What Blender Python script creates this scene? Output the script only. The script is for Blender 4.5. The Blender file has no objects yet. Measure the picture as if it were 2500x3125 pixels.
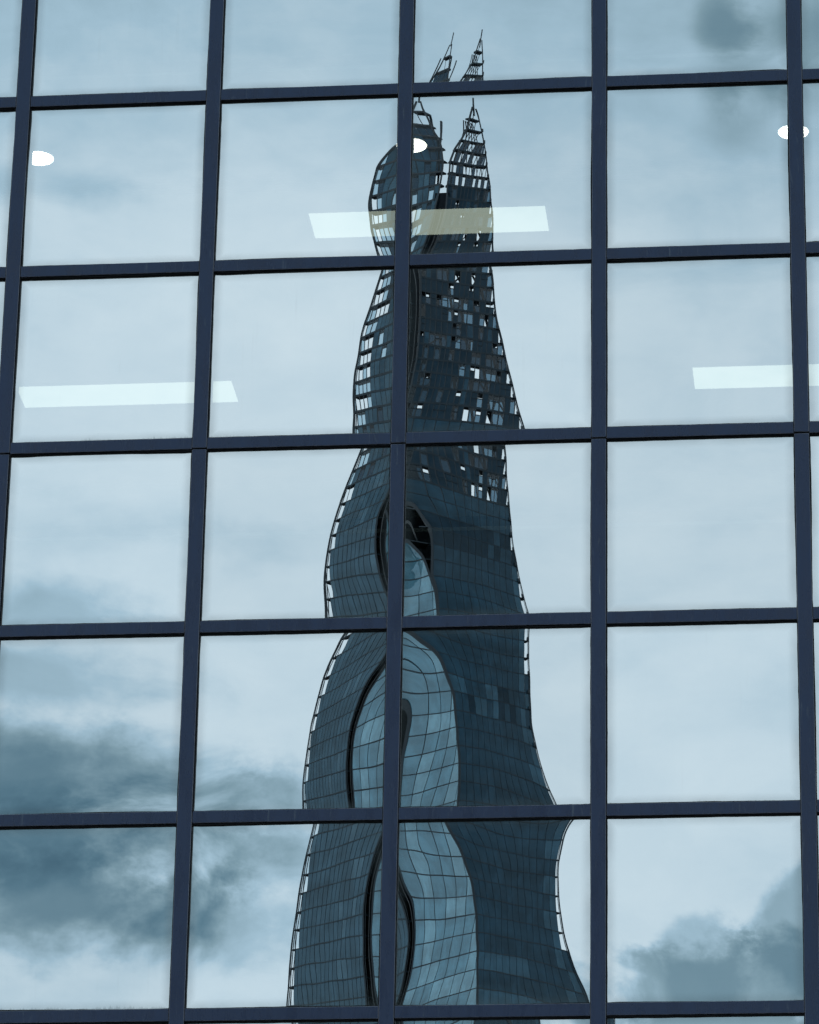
import bpy, bmesh, math, random
from mathutils import Vector, Matrix
from math import radians, sin, cos, pi

random.seed(7)
scene = bpy.context.scene
C = scene.collection

# ------------------------------------------------------------------ camera
cam_d = bpy.data.cameras.new('camera')
cam = bpy.data.objects.new('camera', cam_d)
C.objects.link(cam)
scene.camera = cam
cam_d.sensor_fit = 'HORIZONTAL'
cam_d.sensor_width = 36.0
cam_d.lens = 13300 / 2500 * 36.0
cam_d.clip_start = 0.1
cam_d.clip_end = 6000
cam.matrix_world = Matrix((
    (0.9942807574740786, 0.02489654853520909, 0.10385536667792628, 3.44862591),
    (0.10529387905782295, -0.3911442140555302, -0.9142862805729057, -29.51530041),
    (0.017859853015327207, 0.9199925900146781, -0.39152861960315916, 1.6),
    (0, 0, 0, 1)))

# ------------------------------------------------------------------ light
SUN_ELEV, SUN_AZ = 42.0, -38.0      # azimuth from +Y (behind the office block) towards +X
sun_d = bpy.data.lights.new('sun', 'SUN')
sun_d.energy = 1.1
sun_d.angle = radians(14)
sun_d.color = (1.0, 0.97, 0.93)
sun = bpy.data.objects.new('sun', sun_d)
C.objects.link(sun)
sdir = Vector((sin(radians(SUN_AZ)) * cos(radians(SUN_ELEV)), cos(radians(SUN_AZ)) * cos(radians(SUN_ELEV)), sin(radians(SUN_ELEV))))
sun.rotation_euler = (-sdir).to_track_quat('-Z', 'Y').to_euler()

scene.view_settings.view_transform = 'Standard'
scene.view_settings.look = 'None'
scene.view_settings.exposure = 0.0
scene.view_settings.gamma = 1.0
scene.view_settings.use_curve_mapping = False
scene.cycles.max_bounces = 5
scene.cycles.diffuse_bounces = 1
scene.cycles.glossy_bounces = 3
scene.cycles.transparent_max_bounces = 8
scene.cycles.use_adaptive_sampling = True
scene.cycles.adaptive_threshold = 0.02
scene.cycles.caustics_reflective = False

# ------------------------------------------------------------------ node helpers
class NT:
    def __init__(self, tree):
        self.t = tree
        self.n = tree.nodes
        self.l = tree.links
    def new(self, typ, **kw):
        nd = self.n.new(typ)
        for k, v in kw.items():
            setattr(nd, k, v)
        return nd
    def put(self, sock, v):
        if isinstance(v, bpy.types.NodeSocket):
            self.l.new(v, sock)
        elif v is not None:
            sock.default_value = v
    def math(self, op, a, b=None, c=None, clamp=False):
        nd = self.new('ShaderNodeMath', operation=op, use_clamp=clamp)
        self.put(nd.inputs[0], a)
        self.put(nd.inputs[1], b)
        self.put(nd.inputs[2], c)
        return nd.outputs[0]
    def noise(self, vec, scale, detail=4, rough=0.55, dist=0.0):
        nd = self.new('ShaderNodeTexNoise')
        self.put(nd.inputs['Vector'], vec)
        nd.inputs['Scale'].default_value = scale
        nd.inputs['Detail'].default_value = detail
        nd.inputs['Roughness'].default_value = rough
        nd.inputs['Distortion'].default_value = dist
        return nd.outputs['Fac'], nd.outputs['Color']
    def mapr(self, v, a, b, c, d, smooth=False):
        nd = self.new('ShaderNodeMapRange', interpolation_type='SMOOTHSTEP' if smooth else 'LINEAR')
        self.put(nd.inputs['Value'], v)
        for nm, x in (('From Min', a), ('From Max', b), ('To Min', c), ('To Max', d)):
            self.put(nd.inputs[nm], x)
        return nd.outputs[0]
    def mix(self, f, a, b):
        nd = self.new('ShaderNodeMix', data_type='RGBA')
        self.put(nd.inputs['Factor'], f)
        self.put(nd.inputs['A'] if False else nd.inputs[6], a)
        self.put(nd.inputs[7], b)
        return nd.outputs[2]
    def comb(self, x, y, z):
        nd = self.new('ShaderNodeCombineXYZ')
        for i, v in enumerate((x, y, z)):
            self.put(nd.inputs[i], v)
        return nd.outputs[0]
    def sep(self, v):
        nd = self.new('ShaderNodeSeparateXYZ')
        self.put(nd.inputs[0], v)
        return nd.outputs
    def vmul(self, v, s):
        nd = self.new('ShaderNodeVectorMath', operation='MULTIPLY')
        self.put(nd.inputs[0], v)
        nd.inputs[1].default_value = s
        return nd.outputs[0]

# ------------------------------------------------------------------ sky: pale overcast with grey cloud banks
world = bpy.data.worlds.new('World')
scene.world = world
world.use_nodes = True
world.cycles.sampling_method = 'MANUAL'
world.cycles.sample_map_resolution = 256
wt = NT(world.node_tree)
wt.n.clear()
w_out = wt.new('ShaderNodeOutputWorld')
w_bg = wt.new('ShaderNodeBackground')
w_bg.inputs['Strength'].default_value = 0.1
wt.l.new(w_bg.outputs[0], w_out.inputs[0])
nish = wt.new('ShaderNodeTexSky', sky_type='NISHITA')
nish.sun_disc = False
nish.sun_elevation = radians(SUN_ELEV)
nish.sun_rotation = radians(SUN_AZ)
wco = wt.new('ShaderNodeTexCoord').outputs['Generated']
dx, dy, dz = wt.sep(wco)
# compass bearing (degrees) measured from -Y, and elevation (degrees)
az = wt.math('MULTIPLY', wt.math('ARCTAN2', dx, wt.math('MULTIPLY', dy, -1.0)), 180 / pi)
el = wt.math('MULTIPLY', wt.math('ARCSINE', dz), 180 / pi)
sv = wt.comb(az, el, 0.0)
n_big, _ = wt.noise(wco, 7.0, 4, 0.55, 0.0)          # broad light and dark over the whole sky
n_wisp, _ = wt.noise(wt.vmul(sv, (0.55, 0.95, 1.0)), 1.0, 5, 0.58, 0.0)
n_edge, n_edgec = wt.noise(wt.vmul(sv, (0.8, 1.0, 1.0)), 1.0, 7, 0.60, 0.0)
ex, ey, ez = wt.sep(n_edgec)
bill = wt.math('MULTIPLY', wt.math('SUBTRACT', n_edge, 0.5), 1.9)
wob_u = wt.math('ADD', az, wt.math('MULTIPLY', wt.math('SUBTRACT', ex, 0.5), 0.6))
wob_v = wt.math('ADD', el, wt.math('MULTIPLY', wt.math('SUBTRACT', ey, 0.5), 0.5))
# cloud banks: (bearing, elevation, half width, half height, darkness, edge softness)
CLOUDS = [
    (-11.6, 19.2, 2.3, 0.75, 0.66, 1.35),
    (-11.3, 18.0, 1.8, 0.85, 0.62, 1.2),
    (-8.4, 18.8, 1.3, 0.55, 0.34, 1.3),
    (-8.9, 17.5, 1.3, 0.65, 0.30, 1.4),
    (-11.5, 21.0, 1.6, 0.55, 0.26, 1.2),
    (-11.0, 22.6, 1.3, 0.35, 0.08, 1.4),
    (-8.8, 22.4, 0.9, 0.4, 0.08, 1.5),
    (-1.8, 16.45, 2.4, 0.95, 0.44, 0.40),
    (-2.4, 17.15, 0.75, 0.60, 0.26, 0.45),
    (-0.5, 17.5, 1.0, 0.95, 0.36, 0.45),
    (-1.8, 29.3, 0.45, 0.60, 0.44, 1.2),
    (-0.65, 29.2, 0.5, 0.6, 0.36, 1.3),
    (-1.5, 28.2, 0.6, 0.4, 0.14, 1.5),
    (-11.6, 27.1, 0.65, 0.35, 0.14, 1.4),
]
keep = None
for (a0, e0, ra, re, dk, soft) in CLOUDS:
    u = wt.math('DIVIDE', wt.math('SUBTRACT', wob_u, a0), ra)
    v = wt.math('DIVIDE', wt.math('SUBTRACT', wob_v, e0), re)
    r = wt.math('SQRT', wt.math('MULTIPLY_ADD', u, u, wt.math('MULTIPLY', v, v)))
    r = wt.math('ADD', r, bill)
    m = wt.mapr(r, 1 - soft * 0.6, 1 + soft * 0.6, 1.0 - dk, 1.0, True)
    keep = m if keep is None else wt.math('MULTIPLY', keep, m)
light = wt.math('ADD', wt.mapr(n_big, 0.3, 0.7, -0.08, 0.08), wt.mapr(n_wisp, 0.3, 0.7, -0.05, 0.05))
light = wt.math('ADD', light, wt.mapr(el, 25.0, 30.0, 0.90, 0.68, True))
light = wt.math('MULTIPLY', light, keep, clamp=True)
ramp = wt.new('ShaderNodeValToRGB')
cr = ramp.color_ramp
cr.elements[0].position = 0.0
cr.elements[0].color = (0.035, 0.10, 0.16, 1)
cr.elements[1].position = 1.0
cr.elements[1].color = (0.82, 0.99, 1.09, 1)
for pos, col in ((0.25, (0.125, 0.247, 0.332, 1)), (0.5, (0.295, 0.457, 0.55, 1)), (0.72, (0.49, 0.705, 0.855, 1)), (0.88, (0.715, 0.90, 1.02, 1))):
    e_ = cr.elements.new(pos)
    e_.color = col
wt.put(ramp.inputs[0], light)
cl10 = wt.new('ShaderNodeVectorMath', operation='SCALE')
wt.l.new(ramp.outputs[0], cl10.inputs[0])
cl10.inputs['Scale'].default_value = 10.0
skyc = wt.mix(0.96, nish.outputs[0], cl10.outputs[0])
wt.l.new(skyc, w_bg.inputs['Color'])

# ------------------------------------------------------------------ materials
def material(name):
    m = bpy.data.materials.new(name)
    m.use_nodes = True
    t = NT(m.node_tree)
    t.n.clear()
    out = t.new('ShaderNodeOutputMaterial')
    return m, t, out

def principled(name, col, rough=0.5, metal=0.0, spec=0.5, var=0.0, scale=4.0, stretch=(1, 1, 1), bump=0.0):
    m, t, out = material(name)
    b = t.new('ShaderNodeBsdfPrincipled')
    t.l.new(b.outputs[0], out.inputs[0])
    b.inputs['Roughness'].default_value = rough
    b.inputs['Metallic'].default_value = metal
    b.inputs['Specular IOR Level'].default_value = spec
    if var:
        co = t.new('ShaderNodeNewGeometry').outputs['Position']
        f, _ = t.noise(t.vmul(co, stretch), scale, 5, 0.6)
        k = t.mapr(f, 0.3, 0.7, 0.0, 1.0)
        lo = tuple(c * (1 - var) for c in col) + (1,)
        hi = tuple(min(1, c * (1 + var)) for c in col) + (1,)
        t.put(b.inputs['Base Color'], t.mix(k, lo, hi))
        if bump:
            bp = t.new('ShaderNodeBump')
            bp.inputs['Strength'].default_value = bump
            t.put(bp.inputs['Height'], f)
            t.put(b.inputs['Normal'], bp.outputs[0])
    else:
        b.inputs['Base Color'].default_value = tuple(col) + (1,)
    return m

def navy_paint():
    m, t, out = material('navy_painted_aluminium')
    b = t.new('ShaderNodeBsdfPrincipled')
    t.l.new(b.outputs[0], out.inputs[0])
    co = t.new('ShaderNodeNewGeometry').outputs['Position']
    f1, _ = t.noise(t.vmul(co, (6, 6, 1.2)), 1.6, 5, 0.6)
    f2, _ = t.noise(t.vmul(co, (26, 26, 3.0)), 1.5, 6, 0.62, 0.4)
    f3, _ = t.noise(co, 0.9, 3, 0.5)
    base = t.mix(t.mapr(f1, 0.3, 0.7, 0, 1), (0.0045, 0.0175, 0.060, 1), (0.011, 0.031, 0.088, 1))
    smear = t.math('MULTIPLY', t.mapr(f2, 0.60, 0.70, 0, 0.55), t.mapr(f3, 0.46, 0.58, 0, 1))
    base = t.mix(smear, base, (0.10, 0.125, 0.16, 1))
    t.put(b.inputs['Base Color'], base)
    t.put(b.inputs['Roughness'], t.mapr(f1, 0.3, 0.7, 0.16, 0.42))
    b.inputs['Specular IOR Level'].default_value = 0.45
    return m

M_NAVY = navy_paint()
M_WORN_HILITE = principled('worn_highlight_edge', (0.15, 0.15, 0.18), 0.4, var=0.6, scale=9, stretch=(1, 1, 0.3))  # worn cap edges, kept pale to paint a thin highlight line along them
M_BLACK = principled('black_rubber', (0.006, 0.006, 0.007), 0.6, spec=0.2)
M_INNER = principled('pale_inner_mullion', (0.45, 0.47, 0.46), 0.5, var=0.1)
M_CEIL = principled('ceiling_board', (0.32, 0.33, 0.33), 0.9, var=0.08)
M_RAIL = principled('ceiling_rail', (0.07, 0.07, 0.08), 0.5)
M_ROOM = principled('dim_room_wall', (0.12, 0.12, 0.12), 0.9, var=0.15)
M_CLAD = principled('dark_cladding', (0.06, 0.075, 0.10), 0.5, var=0.2, scale=1.5)
M_GROUND = principled('asphalt', (0.05, 0.05, 0.052), 0.9, var=0.35, scale=0.6, bump=0.1)
M_PAVE = principled('paving', (0.22, 0.21, 0.20), 0.85, var=0.2, scale=1.5)

def glass():
    m, t, out = material('coated_glass')
    uv = t.new('ShaderNodeUVMap').outputs[0]
    ux, uy, _ = t.sep(uv)
    rnd = t.new('ShaderNodeObjectInfo').outputs['Random']
    tr = t.new('ShaderNodeBsdfTransparent')
    tr.inputs[0].default_value = (0.88, 0.92, 0.84, 1)
    gl = t.new('ShaderNodeBsdfGlossy')
    gl.inputs['Color'].default_value = (0.97, 0.985, 0.985, 1)
    gl.inputs['Roughness'].default_value = 0.0
    ms = t.new('ShaderNodeMixShader')
    t.put(ms.inputs[0], t.mapr(t.math('FRACT', t.math('MULTIPLY', rnd, 7.3)), 0, 1, 0.72, 0.77))
    t.l.new(tr.outputs[0], ms.inputs[1])
    t.l.new(gl.outputs[0], ms.inputs[2])
    # run-off grime: short streaks on the bottom edge; separately, duller grey towards every edge
    pos = t.new('ShaderNodeNewGeometry').outputs['Position']
    st, _ = t.noise(t.vmul(pos, (70, 1, 5)), 1.0, 3, 0.7)
    bl, _ = t.noise(t.vmul(pos, (2.3, 1, 2.3)), 1.0, 4, 0.55)
    h = t.math('MULTIPLY', t.mapr(st, 0.35, 0.7, 0.2, 1.0), t.mapr(bl, 0.38, 0.62, 0.012, 0.06))
    dirty = t.math('POWER', rnd, 2.0)
    h = t.math('MULTIPLY', h, t.mapr(dirty, 0, 1, 0.35, 1.0))
    bot = t.mapr(t.math('DIVIDE', uy, h), 0.15, 1.0, 0.5, 0.0, True)
    ed = t.math('MINIMUM', t.math('MINIMUM', ux, t.math('SUBTRACT', 1.0, ux)), t.math('MINIMUM', uy, t.math('SUBTRACT', 1.0, uy)))
    edge_mix = t.mapr(ed, 0.0, 0.06, 0.34, 0.0, True)
    edge_mix = t.math('MULTIPLY', edge_mix, t.mapr(bl, 0.3, 0.7, 0.4, 1.0))
    run, _ = t.noise(t.vmul(pos, (24, 1, 0.8)), 1.0, 4, 0.6)
    runs = t.math('MULTIPLY', t.mapr(run, 0.58, 0.78, 0.0, 0.07), t.math('MULTIPLY', dirty, t.mapr(bl, 0.45, 0.6, 0.0, 1.0)))
    fac = t.math('MAXIMUM', t.math('MAXIMUM', bot, edge_mix), runs)
    df = t.new('ShaderNodeBsdfDiffuse')
    df.inputs[0].default_value = (0.15, 0.17, 0.17, 1)
    ms2 = t.new('ShaderNodeMixShader')
    t.put(ms2.inputs[0], fac)
    t.l.new(ms.outputs[0], ms2.inputs[1])
    t.l.new(df.outputs[0], ms2.inputs[2])
    t.l.new(ms2.outputs[0], out.inputs[0])
    return m
M_GLASS = glass()
def clear():
    m, t, out = material('clear_glass_back')
    tr = t.new('ShaderNodeBsdfTransparent')
    tr.inputs[0].default_value = (0.97, 0.98, 0.97, 1)
    t.l.new(tr.outputs[0], out.inputs[0])
    return m
M_CLEAR = clear()
def emit(name, col, s):
    m, t, out = material(name)
    e = t.new('ShaderNodeEmission')
    e.inputs[0].default_value = tuple(col) + (1,)
    e.inputs[1].default_value = s
    t.l.new(e.outputs[0], out.inputs[0])
    return m
M_PANEL = emit('light_panel_diffuser', (0.91, 1.0, 0.89), 1.1)
M_DISC = emit('downlight_diffuser', (1.0, 0.99, 0.96), 9.0)
M_WHITE = principled('white_enamel', (0.75, 0.75, 0.74), 0.5)

def tower_glass(name, col, gloss, var=0.36):
    m, t, out = material(name)
    pos = t.new('ShaderNodeNewGeometry').outputs['Position']
    f, _ = t.noise(t.vmul(pos, (0.035, 0.035, 0.27)), 1.0, 3, 0.55)      # slow drift over the shard
    rooms, _ = t.noise(t.vmul(pos, (0.75, 0.75, 0.22)), 1.0, 3, 0.6)  # what stands behind the glass
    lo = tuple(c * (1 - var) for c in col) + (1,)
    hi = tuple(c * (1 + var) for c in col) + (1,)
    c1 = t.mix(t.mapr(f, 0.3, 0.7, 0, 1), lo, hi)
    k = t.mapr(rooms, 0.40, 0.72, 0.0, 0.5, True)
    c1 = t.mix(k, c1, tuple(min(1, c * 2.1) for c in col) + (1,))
    df = t.new('ShaderNodeBsdfDiffuse')
    t.put(df.inputs[0], c1)
    gl = t.new('ShaderNodeBsdfGlossy')
    gl.inputs['Roughness'].default_value = 0.05
    gl.inputs['Color'].default_value = (0.72, 0.9, 1.0, 1)
    wav, _ = t.noise(t.vmul(pos, (0.5, 0.5, 0.5)), 1.0, 3, 0.5)
    bp = t.new('ShaderNodeBump')
    bp.inputs['Strength'].default_value = 0.35
    bp.inputs['Distance'].default_value = 0.25
    t.put(bp.inputs['Height'], wav)
    t.l.new(bp.outputs[0], gl.inputs['Normal'])
    ms = t.new('ShaderNodeMixShader')
    ms.inputs[0].default_value = gloss
    t.l.new(df.outputs[0], ms.inputs[1])
    t.l.new(gl.outputs[0], ms.inputs[2])
    t.l.new(ms.outputs[0], out.inputs[0])
    return m
TG = {  # each facet's tint has its share of sky reflection and sunlight painted in
    'L': [tower_glass('tower_glass_half_lit', (0.025, 0.058, 0.084), 0.065), tower_glass('tower_glass_half_lit_blinds', (0.036, 0.080, 0.112), 0.08), tower_glass('tower_glass_half_lit_dark', (0.016, 0.043, 0.066), 0.06)],
    'M': [tower_glass('tower_glass_lit', (0.060, 0.152, 0.205), 0.13), tower_glass('tower_glass_lit_blinds', (0.105, 0.225, 0.285), 0.16), tower_glass('tower_glass_lit_dark', (0.042, 0.12, 0.165), 0.115)],
    'R': [tower_glass('tower_glass_shaded', (0.015, 0.042, 0.065), 0.03), tower_glass('tower_glass_shaded_blinds', (0.028, 0.075, 0.11), 0.04), tower_glass('tower_glass_shaded_dark', (0.007, 0.019, 0.031), 0.025)],
}
def see_through(name, k):
    m, t, out = material(name)
    tr = t.new('ShaderNodeBsdfTransparent')
    tr.inputs[0].default_value = k
    gl = t.new('ShaderNodeBsdfGlossy')
    gl.inputs['Roughness'].default_value = 0.05
    ms = t.new('ShaderNodeMixShader')
    ms.inputs[0].default_value = 0.06
    t.l.new(tr.outputs[0], ms.inputs[1])
    t.l.new(gl.outputs[0], ms.inputs[2])
    t.l.new(ms.outputs[0], out.inputs[0])
    return m
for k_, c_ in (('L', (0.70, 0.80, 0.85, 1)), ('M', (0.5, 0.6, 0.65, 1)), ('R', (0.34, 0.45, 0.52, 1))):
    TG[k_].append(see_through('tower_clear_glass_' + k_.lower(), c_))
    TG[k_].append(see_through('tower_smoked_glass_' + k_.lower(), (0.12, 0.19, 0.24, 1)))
M_STEEL = principled('tower_steel', (0.013, 0.025, 0.035), 0.5, spec=0.3)
M_SLOT = principled('slot_rail', (0.06, 0.075, 0.085), 0.5)
M_CORE = principled('tower_core', (0.008, 0.012, 0.017), 0.8, spec=0.1)

# ------------------------------------------------------------------ mesh helpers
def link(name, me, parent=None, kind=None):
    o = bpy.data.objects.new(name, me)
    C.objects.link(o)
    if parent is not None:
        o.parent = parent
    if kind:
        o['kind'] = kind
    return o

def empty(name, loc=(0, 0, 0)):
    o = bpy.data.objects.new(name, None)
    C.objects.link(o)
    o.location = loc
    return o

def tag(o, label, cat, group=None):
    o['label'] = label
    o['category'] = cat
    if group:
        o['group'] = group
    return o

class MB:
    def __init__(self):
        self.v, self.f, self.m = [], [], []
    def hexa(self, p, mi=0):
        # p: 8 points, bottom loop then top loop
        b = len(self.v)
        self.v += [tuple(q) for q in p]
        for q in ((3, 2, 1, 0), (4, 5, 6, 7), (0, 1, 5, 4), (1, 2, 6, 5), (2, 3, 7, 6), (3, 0, 4, 7)):
            self.f.append(tuple(b + i for i in q))
            self.m.append(mi)
    def box(self, x0, x1, y0, y1, z0, z1, mi=0):
        self.hexa([(x0, y0, z0), (x1, y0, z0), (x1, y1, z0), (x0, y1, z0), (x0, y0, z1), (x1, y0, z1), (x1, y1, z1), (x0, y1, z1)], mi)
    def bar(self, a, b, w, d=None, mi=0):
        a, b = Vector(a), Vector(b)
        d = w if d is None else d
        t = (b - a).normalized()
        ref = Vector((0, 0, 1)) if abs(t.z) < 0.9 else Vector((0, 1, 0))
        s = t.cross(ref).normalized() * (w / 2)
        n = t.cross(s).normalized() * (d / 2)
        self.hexa([a - s - n, a + s - n, a + s + n, a - s + n, b - s - n, b + s - n, b + s + n, b - s + n], mi)
    def mesh(self, name, mats):
        me = bpy.data.meshes.new(name)
        me.from_pydata(self.v, [], self.f)
        for m in mats:
            me.materials.append(m)
        me.polygons.foreach_set('material_index', self.m)
        me.update()
        return me
    def build(self, name, mats, parent=None, kind=None):
        return link(name, self.mesh(name, mats if isinstance(mats, (list, tuple)) else [mats]), parent, kind)

def bevel_box(name, sx, sy, sz, off, mats):
    bm = bmesh.new()
    bmesh.ops.create_cube(bm, size=1.0)
    for v in bm.verts:
        v.co = Vector((v.co.x * sx, v.co.y * sy, v.co.z * sz))
    bmesh.ops.bevel(bm, geom=list(bm.edges), offset=off, segments=1, affect='EDGES')
    for f in bm.faces:
        f.material_index = 0 if max(abs(c) for c in f.normal) > 0.95 else 1
    me = bpy.data.meshes.new(name)
    bm.to_mesh(me)
    bm.free()
    for m in mats:
        me.materials.append(m)
    return me
BASIS = [(0, 1), (0, 2), (0, 3), (0, 4), (0, 5), (1, 0), (1, 1), (1, 2), (1, 3), (1, 4), (1, 5), (2, 0), (2, 1), (2, 2), (2, 3), (2, 4), (3, 0), (3, 1), (3, 2), (3, 3), (4, 0), (4, 1), (4, 2)]
WARP = {
    (2, 1): [-553, -951, 73, -17, 43, 2199, -1059, 95, 204, 72, -109, -1322, -408, -46, 339, 125, -606, -236, -471, 170, -185, -53, 533],
    (2, 2): [-343, -600, 24, 14, -4, -281, -453, 197, 13, 37, -6, -1347, -217, 276, -15, 117, -528, -217, 0, 59, 13, 281, 305],
    (2, 3): [-1941, -14, -2, 33, 22, 4730, -1427, -467, 142, 21, -68, -1616, -253, -129, 218, 175, -1320, 153, 427, -120, 31, 218, 155],
    (2, 4): [3402, 114, -206, 232, 64, 4828, -6058, -908, 612, -299, -148, 546, -2533, -657, 326, 375, 647, -1285, 0, -123, -459, 265, 286],
    (2, 5): [-1569, 295, -86, 55, -2, -111, 1449, -22, 94, -54, 5, -2354, 264, 442, -35, 101, -1226, -182, 562, -49, 236, -94, -253],
    (3, 0): [-16688, -320, -70, 11, 5, -4692, -713, 337, -128, -22, 19, 1093, -128, 795, 164, 57, -189, 109, 117, -47, -150, 42, 112],
    (3, 1): [-3128, 264, 380, -9, -45, -1129, -549, 457, -569, -29, 63, -2990, -1541, 232, 96, 64, 778, 587, 53, -92, -118, 67, 227],
    (3, 2): [-8114, -11, -27, 9, 3, -1802, 3525, -546, -224, 22, 30, -6708, 764, 1606, 76, 65, 875, -162, 206, 95, 177, -67, 51],
    (3, 3): [15163, -104, -78, 32, 9, -85, 5801, -776, -157, 14, 19, -535, -2170, 769, 149, 104, 1489, 26, 216, -130, -656, 308, 430],
    (3, 4): [-14189, -88, 8, 43, -4, -5700, 1401, -155, 343, 13, -45, -1339, 811, -101, -110, 114, 1353, 897, -53, -14, -498, -296, 341],
    (3, 5): [5519, 57, 75, 25, -8, -11786, -1632, 2042, -275, -160, 19, -4196, -1895, -231, 39, 96, -282, 1028, -500, -364, -59, -83, 90],
}

# ------------------------------------------------------------------ ground
g = MB()
g.v = [(-3000, -3000, 0), (3000, -3000, 0), (3000, 3000, 0), (-3000, 3000, 0)]
g.f = [(0, 1, 2, 3)]
g.m = [0]
g.build('ground', M_GROUND, kind='structure')
pv = MB()
pv.box(-40, 40, -6.0, -0.3, 0.004, 0.13)
pv.build('pavement', M_PAVE, kind='structure')

# ------------------------------------------------------------------ the office block with its curtain wall (glass side faces -Y)
MOD, HM, Z0 = 1.5, 1.480772789, 14.104748475
COL0, COL1 = -2, 7          # pane columns
ROW0, ROW1 = -2, 7          # pane rows
MW, TH = 0.108, 0.092       # cap widths
GLASS_Y = 0.040
def mx(i): return (i - 3) * MOD
def tz(j): return Z0 - (j - 3.5) * HM
office = empty('office_building', (0, 0, 0))
tag(office, 'glass curtain wall office block with navy mullions, seen looking up at its facade', 'building')

ztop, zbot = tz(ROW0), tz(ROW1 + 1)
# mullions: two lengths meeting at an open splice under the third transom
z_joint = tz(3) - TH / 2 + 0.004
up_me = bevel_box('mullion', MW, 0.014, ztop + 0.05 - (z_joint + 0.004), 0.0034, [M_NAVY, M_WORN_HILITE])
lo_me = bevel_box('mullion', MW, 0.014, (z_joint - 0.009) - (zbot - 0.05), 0.0034, [M_NAVY, M_WORN_HILITE])
plate = MB()
plate.box(-MW / 2 + 0.004, MW / 2 - 0.004, 0.014, 0.034, zbot - 0.04, ztop + 0.04)
plate.box(-0.014, 0.014, 0.034, 0.060, zbot - 0.04, ztop + 0.04)
plate_me = plate.mesh('pressure_plate', [M_BLACK])
inn = MB()
inn.box(-0.047, 0.047, 0.060, 0.245, zbot - 0.04, ztop + 0.04)
inn_me = inn.mesh('inner_mullion', [M_INNER])
for i in range(COL0, COL1 + 2):
    a = link('mullion', up_me, office)
    a.location = (mx(i), 0.007, (ztop + 0.05 + z_joint + 0.004) / 2)
    b = link('mullion', lo_me, office)
    b.location = (mx(i) + random.uniform(-.0015, .0015), 0.0075, (z_joint - 0.009 + zbot - 0.05) / 2)
    p = link('pressure_plate', plate_me, office)
    p.location = (mx(i), 0, 0)
    q = link('inner_mullion', inn_me, office)
    q.location = (mx(i), 0, 0)

tr_me = bevel_box('transom', MOD - MW - 0.007, 0.013, TH, 0.0034, [M_NAVY, M_WORN_HILITE])
tp = MB()
tp.box(-MOD / 2 + MW / 2 - 0.003, MOD / 2 - MW / 2 + 0.003, 0.0175, 0.035, -TH / 2 + 0.004, TH / 2 - 0.004)
tp.box(-MOD / 2 + 0.016, MOD / 2 - 0.016, 0.035, 0.0605, -0.012, 0.012)
tp_me = tp.mesh('transom_plate', [M_BLACK])
ti = MB()
ti.box(-MOD / 2 + 0.049, MOD / 2 - 0.049, 0.062, 0.16, -0.040, 0.040)
ti_me = ti.mesh('inner_transom', [M_INNER])
for j in range(ROW0, ROW1 + 2):
    for i in range(COL0, COL1 + 1):
        t_ = link('transom', tr_me, office)
        t_.location = (mx(i) + MOD / 2, 0.0105 + random.uniform(-.001, .001), tz(j) + random.uniform(-.0015, .0015))
        s_ = link('transom_plate', tp_me, t_)
        s_.location = (0, -0.0105, 0)
        r_ = link('inner_transom', ti_me, t_)
        r_.location = (0, -0.0105, 0)

# panes: each sealed unit bows outwards a millimetre or two and carries its own roller waves
def cheb(n, x):
    if n == 0: return 1.0
    a, b = 1.0, x
    for _ in range(n - 1):
        a, b = b, 2 * x * b - a
    return b
UW, VH, A0 = 0.69, 0.66, 0.0019
def pane_height(key, rng):
    if key in WARP:
        co = [c * 1e-7 for c in WARP[key]]
        amp, bw = A0, 0.5
    else:
        bw = 0.0
        amp = A0 * rng.uniform(0.75, 1.1) * (0.35 if key[0] == 4 and key[1] >= 4 else 1.0)
        co = []
        for (i, j) in BASIS:
            n = i + j
            s = 4.5e-4 if n == 1 else (2.0e-4 if n == 2 else 1.6e-4 / n)
            co.append(rng.gauss(0, s))
    ph = [rng.uniform(0, 6.28) for _ in range(6)]
    wl = [rng.uniform(0.16, 0.34) for _ in range(6)]
    dr = [rng.uniform(-0.5, 0.5) for _ in range(6)]
    def h(u, v):
        z = -amp * (bw * (1 - u * u) * (1 - v * v) + (1 - bw) * 0.65 * (1 - u * u - v * v))
        cu = [cheb(k, u) for k in range(5)]
        cv = [cheb(k, v) for k in range(6)]
        for (i, j), a in zip(BASIS, co):
            z += a * cu[i] * cv[j]
        x_, z_ = u * UW, v * VH
        for k in range(6):
            d = dr[k] + (pi / 2 if k % 2 else 0)
            q = 2 * pi / wl[k]
            z += 0.00006 / q * sin(q * (x_ * cos(d) + z_ * sin(d)) + ph[k])
        return z
    return h

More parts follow.
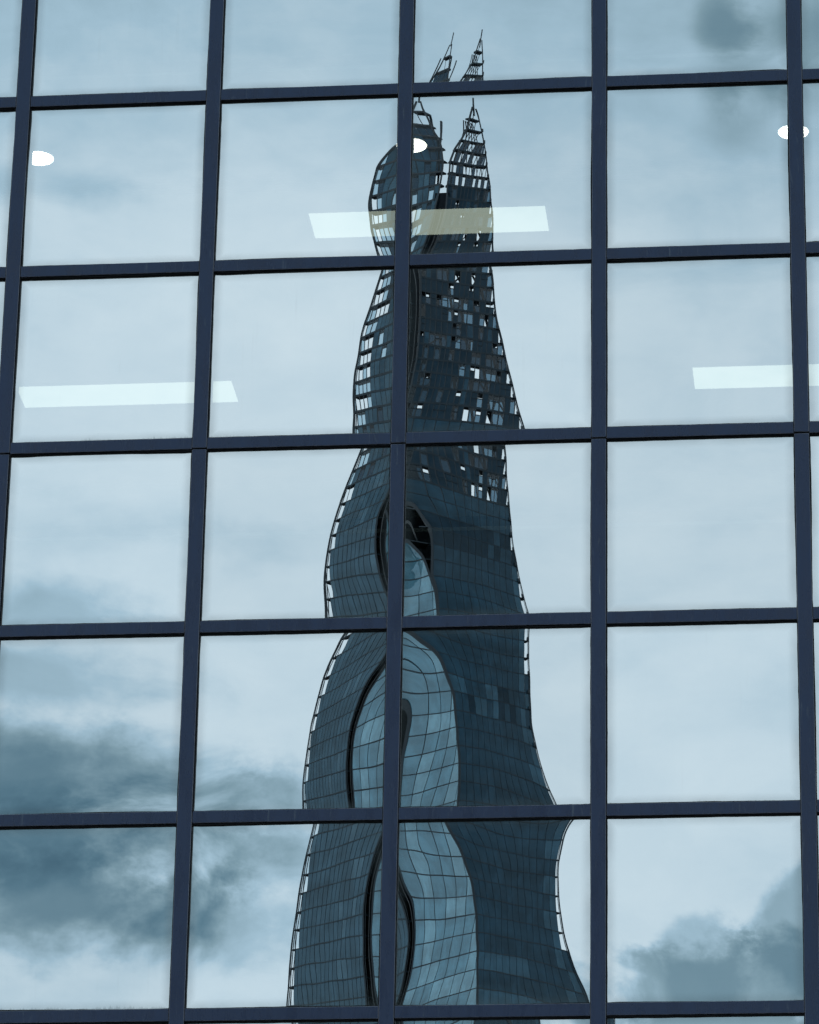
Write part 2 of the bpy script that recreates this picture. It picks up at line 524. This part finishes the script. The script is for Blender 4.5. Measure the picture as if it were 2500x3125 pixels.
PW, PH = 0.722, 0.712        # half size of the glass itself
OW, OH = MOD / 2 - MW / 2 - 0.007, HM / 2 - TH / 2 - 0.007   # half size of the sight opening
def make_pane(c, r):
    rng = random.Random(c * 131 + r * 17 + 5)
    h = pane_height((c, r), rng)
    inview = 0 <= c <= 5 and 0 <= r <= 6
    n = 56 if inview else 14
    V, F, MI = [], [], []
    for b in range(n + 1):
        for a in range(n + 1):
            x = -PW + 2 * PW * a / n
            z = -PH + 2 * PH * b / n
            V.append((x, h(x / UW, z / VH), z))
    for b in range(n):
        for a in range(n):
            k = b * (n + 1) + a
            F.append((k, k + 1, k + n + 2, k + n + 1))
            MI.append(0)
    base = len(V)
    rim = [a for a in range(n + 1)] + [b * (n + 1) + n for b in range(1, n + 1)] + [n * (n + 1) + a for a in range(n - 1, -1, -1)] + [b * (n + 1) for b in range(n - 1, 0, -1)]
    for k in rim:
        V.append((V[k][0], 0.012, V[k][2]))
    m = len(rim)
    for k in range(m):
        F.append((rim[(k + 1) % m], rim[k], base + k, base + (k + 1) % m))
        MI.append(1)
    F.append(tuple(base + k for k in range(m - 1, -1, -1)))
    MI.append(1)
    me = bpy.data.meshes.new('glass_pane')
    me.from_pydata(V, [], F)
    me.materials.append(M_GLASS)
    me.materials.append(M_CLEAR)
    me.polygons.foreach_set('material_index', MI)
    me.polygons.foreach_set('use_smooth', [mi == 0 for mi in MI])
    uvl = me.uv_layers.new(name='UVMap')
    for lp in me.loops:
        co = V[lp.vertex_index]
        uvl.data[lp.index].uv = ((co[0] + OW) / (2 * OW), (co[2] + OH) / (2 * OH))
    # keep the shading of the front separate from the rim
    me.set_sharp_from_angle(angle=radians(30))
    me.update()
    o = link('glass_pane', me, office)
    o.location = (mx(c) + MOD / 2, GLASS_Y, (tz(r) + tz(r + 1)) / 2)
    # rubber gasket, its lip wandering slightly
    ns = 20 if inview else 2
    ring_o, ring_i = [], []
    def jit(): return rng.gauss(0, 0.0011)
    phase = [rng.uniform(0, 6.28) for _ in range(4)]
    amp = [abs(rng.gauss(0, 0.0022)) for _ in range(4)]
    for s in range(4):
        for k in range(ns):
            t = -1 + 2 * k / ns
            wv = (amp[s] * sin(2.2 * t + phase[s]) + jit() * 0.5) if 0 < k else 0
            if s == 0: po, pi_ = (t * (OW + .02), -(OH + .02)), (t * OW, -OH + wv)
            elif s == 1: po, pi_ = (OW + .02, t * (OH + .02)), (OW - wv, t * OH)
            elif s == 2: po, pi_ = (-t * (OW + .02), OH + .02), (-t * OW, OH - wv)
            else: po, pi_ = (-(OW + .02), -t * (OH + .02)), (-OW + wv, -t * OH)
            ring_o.append(po)
            ring_i.append(pi_)
    mN = len(ring_o)
    gv, gf = [], []
    for (ox, oz), (ix, iz) in zip(ring_o, ring_i):
        hh = h(ix / UW, iz / VH)
        gv += [(ox, -0.022, oz), (ix, -0.022, iz), (ix, hh + 0.001, iz), (ox, hh + 0.001, oz)]
    for k in range(mN):
        a, b = 4 * k, 4 * ((k + 1) % mN)
        for e in range(4):
            gf.append((a + e, a + (e + 1) % 4, b + (e + 1) % 4, b + e))
    gm = bpy.data.meshes.new('gasket')
    gm.from_pydata(gv, [], gf)
    gm.materials.append(M_BLACK)
    gm.update()
    link('gasket', gm, o)
for r in range(ROW0, ROW1 + 1):
    for c in range(COL0, COL1 + 1):
        make_pane(c, r)

# the rest of the block: slabs, ceilings, dim rooms, base, flanks and roof
xl, xr = mx(COL0) - 0.054, mx(COL1 + 1) + 0.054
CEIL = Z0 + 2.5 * HM + 0.35
yb = 11.0
for k in range(3):
    zc = CEIL - 3.95 * k
    s = MB(); s.box(xl + .02, xr - .02, 0.27, yb, zc + 0.10, zc + 0.42); s.build('floor_slab', M_ROOM, office)
    s = MB(); s.box(xl + .03, xr - .03, 0.30, yb - 0.02, zc, zc + 0.03); s.build('ceiling', M_CEIL, office)
s = MB(); s.box(xl, xr, yb, yb + 0.3, 0, ztop + 0.7); s.build('rear_wall', M_ROOM, office)
for x0, x1 in ((xl - 0.3, xl - 0.004), (xr + 0.004, xr + 0.3)):
    s = MB(); s.box(x0, x1, -0.02, yb + 0.3, 0, ztop + 0.7); s.build('flank_wall', M_CLAD, office)
s = MB(); s.box(xl, xr, 0.0, 0.25, 0, zbot - 0.06); s.build('base_cladding', M_CLAD, office)
s = MB(); s.box(xl, xr, 0.0, 0.25, ztop + 0.06, ztop + 0.7); s.build('parapet', M_CLAD, office)
s = MB(); s.box(xl, xr, 0.256, yb - 0.004, ztop + 0.10, ztop + 0.4); s.build('roof', M_CLAD, office)
for y in (2.046, 2.146, 2.256):
    s = MB(); s.box(xl + .05, xr - .05, y - 0.011, y + 0.011, CEIL - 0.03, CEIL - 0.001); s.build('ceiling_rail', M_RAIL, office)

# ------------------------------------------------------------------ lights behind the glass
def disc_light(x, y, label):
    o = empty('downlight', (x, y, CEIL))
    tag(o, label, 'ceiling light', 'round downlights behind the glass')
    n = 40
    V = [(0.121 * cos(2 * pi * k / n), 0.121 * sin(2 * pi * k / n), -0.016) for k in range(n)]
    me = bpy.data.meshes.new('diffuser')
    me.from_pydata(V + [(v[0], v[1], -0.004) for v in V], [], [tuple(range(n - 1, -1, -1))] + [(k, (k + 1) % n, n + (k + 1) % n, n + k) for k in range(n)])
    me.materials.append(M_DISC)
    link('diffuser', me, o)
    rv, rf = [], []
    for k in range(n):
        a = 2 * pi * k / n
        for rad, z in ((0.122, -0.012), (0.132, -0.012), (0.135, -0.002), (0.122, -0.002)):
            rv.append((rad * cos(a), rad * sin(a), z))
    for k in range(n):
        for e in range(4):
            a, b = 4 * k, 4 * ((k + 1) % n)
            rf.append((a + e, a + (e + 1) % 4, b + (e + 1) % 4, b + e))
    rm = bpy.data.meshes.new('trim_ring')
    rm.from_pydata(rv, [], rf)
    rm.materials.append(M_WHITE)
    link('trim_ring', rm, o)
disc_light(-3.190, 1.588, 'round white downlight behind the glass, at the left mullion')
disc_light(-0.125, 1.582, 'round white downlight shining through the reflected tower, beside a mullion')
disc_light(2.956, 1.574, 'round white downlight behind the rightmost mullion, showing on both its sides')

def panel_light(x0, x1, y0, y1, label):
    cx_, cy_ = (x0 + x1) / 2, (y0 + y1) / 2
    o = empty('light_panel', (cx_, cy_, CEIL))
    tag(o, label, 'ceiling light', 'rectangular light panels behind the glass')
    hx, hy = (x1 - x0) / 2, (y1 - y0) / 2
    d = MB(); d.box(-hx, hx, -hy, hy, -0.020, -0.006); d.build('diffuser', M_PANEL, o)
    f = MB()
    f.box(-hx - .02, hx + .02, -hy - .02, -hy - .002, -0.018, -0.002)
    f.box(-hx - .02, hx + .02, hy + .002, hy + .02, -0.018, -0.002)
    f.box(-hx - .02, -hx - .002, -hy - .0015, hy + .0015, -0.018, -0.002)
    f.box(hx + .002, hx + .02, -hy - .0015, hy + .0015, -0.018, -0.002)
    f.build('frame', M_WHITE, o)
panel_light(-1.110, 0.868, 2.718, 3.175, 'long pale light panel glowing across the reflected tower')
panel_light(-4.215, -2.236, 5.985, 6.437, 'long pale light panel behind the glass at the left')
panel_light(1.947, 3.925, 5.979, 6.437, 'pale light panel behind the glass at the right edge')

# ------------------------------------------------------------------ the tower across the river, seen only as a reflection
# corner lines of its facets, X and depth D behind the photographer (real Y = -D)
tower = empty('glass_spire_tower', (-55.0, -530.0, 0.0))
tag(tower, 'tapering glass skyscraper with split open spire, reflected wavily in the window panes', 'skyscraper')
TP = Vector((-55.0, -530.0, 0.0))
def EL(z): return (-75.697 + 0.10575 * (z - 160), 530.687 - 0.06744 * (z - 160))
def SS(z): return (-62.539 + 0.04450 * (z - 160), 518.746 - 0.00397 * (z - 160))
def BB(z): return (-48.643 - 0.14435 * (z - 160), 514.268 + 0.01984 * (z - 160))
def ER(z): return (-36.820 - 0.10090 * (z - 160), 531.434 - 0.07141 * (z - 160))
def ss(a, b, x):
    t = max(0.0, min(1.0, (x - a) / (b - a)))
    return t * t * (3 - 2 * t)
def gap(z):                      # half width of the dark slot between the shards
    return 0.62 + 0.10 * ss(210, 222, z) + 0.75 * ss(219, 227, z) * (1 - ss(234, 243, z)) + 0.05 * ss(246, 252, z)
Z_M = 236.0
def lerp2(a, b, t): return (a[0] + (b[0] - a[0]) * t, a[1] + (b[1] - a[1]) * t)
def L_l(z): return EL(z)
def track(tab, z):
    for (z0, p), (z1, q) in zip(tab, tab[1:]):
        if z <= z1:
            return lerp2(p, q, (z - z0) / (z1 - z0))
    return tab[-1][1]
def L_r(z):
    if z <= 278:
        s = SS(z); return (s[0] - gap(z), s[1] + 0.1)
    s = SS(278)
    return track([(278, (s[0] - gap(278), s[1] + .1)), (286, (-57.3, 519.2)), (292, (-56.5, 519.6)), (296, (-56.7, 520.0)), (301, (-57.3, 520.6)), (306, (-57.4, 521.2))], z)
def M_l(z):
    s = SS(z)
    return (s[0] + gap(z) - 1.75 * ss(212, 226, z), s[1] - 0.1)
def M_r(z): return BB(z)
def R_l(z):
    s = SS(z)
    b = BB(z)
    if z <= Z_M and b[0] > s[0] + gap(z):
        return (b[0] + .06, b[1] + .05)
    a = (s[0] + gap(z), b[1] + .05 + (s[1] + .05 - b[1]) * ss(231, 268, z))
    if z <= 278:
        return a
    s = SS(278)
    return track([(278, (s[0] + gap(278), s[1] + .1)), (286, (-56.35, 519.3)), (292, (-55.75, 519.6)), (295, (-54.7, 519.9)), (299, (-53.1, 520.1)), (306, (-51.6, 520.3))], z)
def R_r(z): return ER(z)
def L_l2(z): return EL(z) if z < 292 else lerp2(EL(292), (-57.7, 521.3), ((z - 292) / 14.0) ** 0.9)

floors = [142.0]
while floors[-1] < 307:
    z = floors[-1]
    st = 3.65 if z < 222 else (3.2 if z < 250 else (2.9 if z < 280 else 2.8))
    floors.append(z + st)
def w3(xy, z): return Vector((xy[0], -xy[1], z)) - TP

def facet_points(lf, rf, s, z, out=0.0):
    a, b = lf(z), rf(z)
    p = lerp2(a, b, s)
    tx, ty = b[0] - a[0], b[1] - a[1]
    l = math.hypot(tx, ty) or 1.0
    nx, ny = ty / l, -tx / l           # outwards (towards the photographer: smaller depth)
    return w3((p[0] + nx * out, p[1] + ny * out), z)
def width(lf, rf, z):
    a, b = lf(z), rf(z)
    return math.hypot(b[0] - a[0], b[1] - a[1]) if b[0] > a[0] else 0.0

Z_OPEN, Z_CROWN = 244.0, 285.0
panel_jobs = []      # (floor z, facet key, 8 corner points, material index)
rngp = random.Random(21)
def glaze(key, lf, rf, zmax, anchor, keepfn, pw0=1.5):
    posts = MB()
    for k in range(len(floors) - 1):
        z0, z1 = floors[k], floors[k + 1]
        if z1 > zmax: break
        w0, w1 = width(lf, rf, z0), width(lf, rf, z1)
        if w0 < 0.3 or w1 < 0.15: continue
        # dark floor edge
        fb = MB()
        a0 = facet_points(lf, rf, 0, z0, 0.0); b0 = facet_points(lf, rf, 1, z0, 0.0)
        up = Vector((0, 0, (0.22 if key == 'L' else 0.18) if z0 < Z_OPEN else (0.42 if z0 < 285 else 0.36)))
        ax, bx = facet_points(lf, rf, 0, z0, 0.14), facet_points(lf, rf, 1, z0, 0.14)
        ai, bi = facet_points(lf, rf, 0, z0, -0.9), facet_points(lf, rf, 1, z0, -0.9)
        fb.hexa([ax - up * .5, bx - up * .5, bi - up * .5, ai - up * .5, ax + up * .5, bx + up * .5, bi + up * .5, ai + up * .5])
        fb.build('floor_edge', M_STEEL, tower)
        pw = pw0 * (1.0 if key != 'R' or z0 < Z_OPEN - 1 else (0.5 if z0 < Z_CROWN else 0.36))
        nmax = int(w0 / pw) + 2
        row_shade = rngp.random()
        for c in range(nmax):
            d0, d1 = c * pw, (c + 1) * pw
            if anchor == 'l':
                s00, s01, s10, s11 = d0 / w0, d1 / w0, d0 / w1, d1 / w1
            else:
                s00, s01, s10, s11 = 1 - d1 / w0, 1 - d0 / w0, 1 - d1 / w1, 1 - d0 / w1
            # the vertical bar on the outer side of this module
            e0, e1 = (s01, s11) if anchor == 'l' else (s00, s10)
            if 0.0 < e0 < 1.0 and 0.0 < e1 < 1.0:
                posts.bar(facet_points(lf, rf, e0, z0, 0.02), facet_points(lf, rf, e1, z1, 0.02), (0.06 if z0 < Z_OPEN else (0.12 if z0 < 285 else 0.07)), 0.22)
            s00, s01, s10, s11 = [max(0.0, min(1.0, q)) for q in (s00, s01, s10, s11)]
            if (s01 - s00) * w0 < 0.2: continue
            sm = (s00 + s01 + s10 + s11) / 4
            pick = keepfn(sm, (z0 + z1) / 2, rngp, row_shade)
            if key == 'R' and pick == 2 and Z_OPEN < z0 < Z_CROWN and c % 4 == 1 and rngp.random() < .45: pick = 0
            if pick is None: continue
            ia = 0.028 / w0
            zb, zt = (z0 + 0.08, z1 - 0.08) if z0 < Z_OPEN else (z0 + 0.17, z1 - 0.17)
            tl = [rngp.uniform(-.008, .008) for _ in range(4)]
            q = []
            for o_ in (0.0, 0.05):
                pass
            A = facet_points(lf, rf, s00 + ia, zb, 0.10 + tl[0]); B = facet_points(lf, rf, s01 - ia, zb, 0.10 + tl[1])
            Cc = facet_points(lf, rf, s11 - ia, zt, 0.10 + tl[2]); D = facet_points(lf, rf, s10 + ia, zt, 0.10 + tl[3])
            off = facet_points(lf, rf, .5, zb, 0.0) - facet_points(lf, rf, .5, zb, 0.05)
            if key == 'R' and Z_OPEN < z0 < Z_CROWN and rngp.random() < .22:
                Cc, D = B + (Cc - B) * .55, A + (D - A) * .55     # some lights stop at a mid rail
                posts.bar(A + (D - A) * 1.03, B + (Cc - B) * 1.03, 0.14)
                if rngp.random() < .7: panel_jobs.append((z0, key, [D + Vector((0, 0, .14)), Cc + Vector((0, 0, .14)), Cc + off + Vector((0, 0, .14)), D + off + Vector((0, 0, .14)), D + (D - A) * .75, Cc + (Cc - B) * .75, Cc + off + (Cc - B) * .75, D + off + (D - A) * .75], pick))
            panel_jobs.append((z0, key, [A, B, B + off, A + off, D, Cc, Cc + off, D + off], pick))
    # outer edge posts
    zs = [z for z in floors if z <= zmax]
    for i in range(len(zs) - 1):
        for s in ((0.0, 1.0, 0.025, 0.055) if key == 'L' else ((0.0, 1.0, .985) if key == 'R' else (0.0, 1.0))):
            posts.bar(facet_points(lf, rf, s, zs[i], 0.08), facet_points(lf, rf, s, zs[i + 1], 0.08), 0.20 if s in (0.0, 1.0) else 0.09, 0.25)
    posts.build('vertical_bars', M_STEEL, tower, 'stuff')

def fin_L(z): return 0.075 + 0.04 * ss(200, 215, z) + 0.10 * ss(230, 246, z) + 0.27 * ss(246, 256, z)
def fin_R(z): return 0.968
def keep_L(s, z, r, row):
    x = r.random()
    if z > 301: return None
    if z > Z_CROWN + 1:
        if s < .16 + r.uniform(-.12, .12): return 3
        if s > 0.80: return 4 if x < .5 else None
        if r.random() < .35: return 4
        return 2 if x < 0.55 else (1 if x < .66 else 0)
    if z > Z_OPEN:
        if s < fin_L(z) + r.uniform(-.16, .16): return None if r.random() < .5 else 3
        if s < .8 and r.random() < .22: return 3 if r.random() < .4 else 4
        return 2 if x < 0.25 else 0
    if s < fin_L(z): return None
    if row > .62 and 0.6 < s < .85: return 1 if x < .4 else 0
    return 0 if x < 0.985 else 1
def keep_M(s, z, r, row):
    x = r.random()
    if s > 0.86: return 1 if x < .85 else 0
    if 0.2 < s < 0.36: return 1 if row < .8 else 0
    if row > .8: return 1 if x < .8 else 0
    return 0
HOLES = [(0.4, 272, .1, 1.2), (0.62, 277, .16, 1.6), (0.5, 271, .22, 1.6), (0.75, 266, .2, 1.5), (0.52, 262, .1, 1.5), (0.62, 256.5, .2, 1.6), (0.55, 250.8, .13, 1.2), (0.74, 250.5, .12, 1.5), (0.64, 245.5, .17, 1.4)]
def keep_R(s, z, r, row):
    if s > fin_R(z): return None
    if z > Z_CROWN + 0.5: return (4 if r.random() < .5 else None) if z < 298 else None
    if z > Z_OPEN:
        for (hs, hz, rs, rz) in HOLES:
            if abs(s - hs) < rs and abs(z - hz) < rz and r.random() < 0.6: return None if r.random() < .4 else 3
        if s > 0.92 and r.random() < .4: return 3
        if r.random() < .26: return 4
        if s > .3 and r.random() < .03: return 3
        return 2
    x = r.random()
    if 232 < z < 238: return 2 if x < .85 else 0
    if z < 180 and row > .4 and s < .6: return 1 if x < .96 else 0
    if 205 < z < 210 and s < .75: return 1 if x < .3 else (2 if x < .6 else 0)
    if s > .84: return 1 if x < .6 else 0
    return 0 if x < 0.985 else 1
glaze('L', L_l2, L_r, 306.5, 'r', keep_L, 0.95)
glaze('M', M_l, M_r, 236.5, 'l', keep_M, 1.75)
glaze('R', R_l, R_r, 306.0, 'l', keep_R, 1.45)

# the 300 panels that show largest are parts of their own, the others one mesh for each shard
panel_jobs.sort(key=lambda j: (0 if j[1] == 'M' else 1, j[0]))
vis = [j for j in panel_jobs if j[0] > 163]
single = set(id(j) for j in vis[:300])
rest = {k: MB() for k in 'LMR'}
for j in panel_jobs:
    z0, key, pts, mi = j
    if id(j) in single:
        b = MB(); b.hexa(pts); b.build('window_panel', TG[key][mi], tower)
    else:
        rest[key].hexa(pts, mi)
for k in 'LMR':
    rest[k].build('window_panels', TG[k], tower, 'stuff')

# solid core behind the glass up to the open storeys
def core_ring(z):
    fl = min(0.5, fin_L(z) + 0.02)
    w = ER(z)[0] - EL(z)[0]
    inset = 0.55
    a = lerp2(L_l(z), L_r(z), fl)
    s = SS(z); gp = gap(z)
    b = R_l(z)
    c = lerp2(b, ER(z), 0.93)
    cx_ = (a[0] + c[0]) / 2
    dep = 518 + 0.95 * w
    return [(a[0], a[1] + inset), (s[0] - gp - .03, s[1] + inset), (s[0] - gp - .03, s[1] + 3.2), (s[0] + gp + .03, s[1] + 3.2), (s[0] + gp + .03, max(s[1], R_l(z)[1]) + inset),
            (b[0], b[1] + inset), (c[0], c[1] + inset), (cx_ + .34 * w, dep), (cx_ - .34 * w, dep)]
zc_ = [6.0 * k for k in range(35)] + [207 + 2.0 * k for k in range(19)] + [243.5]
cv, cf = [], []
for z in zc_:
    cv += [tuple(w3(p, z)) for p in core_ring(z)]
n9 = 9
for k in range(len(zc_) - 1):
    for e in range(n9):
        cf.append((k * n9 + e, k * n9 + (e + 1) % n9, (k + 1) * n9 + (e + 1) % n9, (k + 1) * n9 + e))
cf.append(tuple(range(n9 - 1, -1, -1)))
cf.append(tuple((len(zc_) - 1) * n9 + e for e in range(n9)))
cme = bpy.data.meshes.new('core')
cme.from_pydata(cv, [], cf)
cme.materials.append(M_CORE)
link('core', cme, tower)
# slot lining carried up through the open storeys
sl = MB()
for z0, z1 in ((240.5, 262), (262, 284)):
    p = []
    for z in (z0, z1):
        s = SS(z); gp = gap(z) + .25
        p += [w3((s[0] - gp, s[1] + .75), z), w3((s[0] + gp, s[1] + .75), z), w3((s[0] + gp, s[1] + 1.6), z), w3((s[0] - gp, s[1] + 1.6), z)]
    sl.hexa(p)
sl.build('slot_lining', M_CORE, tower)
for sx in (-0.5, 0.15, 0.55):
    b = MB()
    zz = 142.0
    while zz < 276:
        p, q = SS(zz), SS(zz + 6.0)
        k0, k1 = gap(zz) / 0.72, gap(zz + 6.0) / 0.72
        b.bar(w3((p[0] + sx * k0, p[1] + .35), zz), w3((q[0] + sx * k1, q[1] + .35), zz + 6.0), 0.07)
        zz += 6.0
    b.build('slot_rail', M_SLOT, tower)
# lower storeys below what the panes show: banded glass skirts
for key, lf, rf in (('L', L_l, L_r), ('M', M_l, M_r), ('R', R_l, R_r)):
    b = MB()
    for k in range(30):
        z0, z1 = 2 + k * 4.65, 2 + k * 4.65 + 4.2
        p = []
        for z in (z0, z1):
            p += [facet_points(lf, rf, 0.01, z, .1), facet_points(lf, rf, 0.99, z, .1), facet_points(lf, rf, 0.99, z, 0.0), facet_points(lf, rf, 0.01, z, 0.0)]
        b.hexa(p)
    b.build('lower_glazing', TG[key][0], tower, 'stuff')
# braces and columns inside the open storeys and the crown
br = MB()
rb = random.Random(4)
zs = [z for z in floors if z > Z_OPEN - 2]
for i in range(len(zs) - 1):
    z0, z1 = zs[i], zs[i + 1]
    for s in (.12, .3, .46, .62, .78, .92):
        if width(R_l, R_r, z1) < 1.2: continue
        br.bar(facet_points(R_l, R_r, s, z0, -1.6), facet_points(R_l, R_r, s, z1, -1.6), 0.30 if z0 < Z_CROWN else 0.14)
        if z0 < Z_CROWN and rb.random() < 0.75:
            br.bar(facet_points(R_l, R_r, s, z0, -1.4), facet_points(R_l, R_r, min(.97, s + rb.uniform(-.12, .2)), z1, -1.4), 0.22)
        if z0 < Z_CROWN and rb.random() < 0.35:
            br.bar(facet_points(R_l, R_r, s - .08, z0 + .5, -2.0), facet_points(R_l, R_r, s + .08, z0 + .5, -2.0), 0.9)
    if width(L_l2, L_r, z1) > 1.0 and z0 > 262:
        br.bar(facet_points(L_l2, L_r, .75, z0, -1.2), facet_points(L_l2, L_r, .75, z1, -1.2), 0.25)
br.build('inner_bracing', M_STEEL, tower, 'stuff')
# window-washing brackets on the floor ends of the right hand edge
for z in floors:
    if 200 < z < 300:
        b = MB()
        p = facet_points(R_l, R_r, .97, z, .35)
        b.bar(p, p + Vector((0, 0, 0.75)), 0.35, 0.3)
        b.build('edge_bracket', M_STEEL, tower)
# spire tips
for a, b in ((facet_points(L_l2, L_r, .5, 305, 0), w3((-57.3, 521.3), 308.0)), (facet_points(R_l, R_r, .5, 303.5, 0), w3((-51.45, 520.2), 307.5)),
             (facet_points(L_l2, L_r, .97, 295, 0), w3((-55.9, 520.4), 301.0)), (facet_points(L_l2, L_r, .05, 295, 0), w3((-59.2, 521.0), 302.5))):
    b_ = MB(); b_.bar(a, b, 0.2); b_.build('spire_tip', M_STEEL, tower)
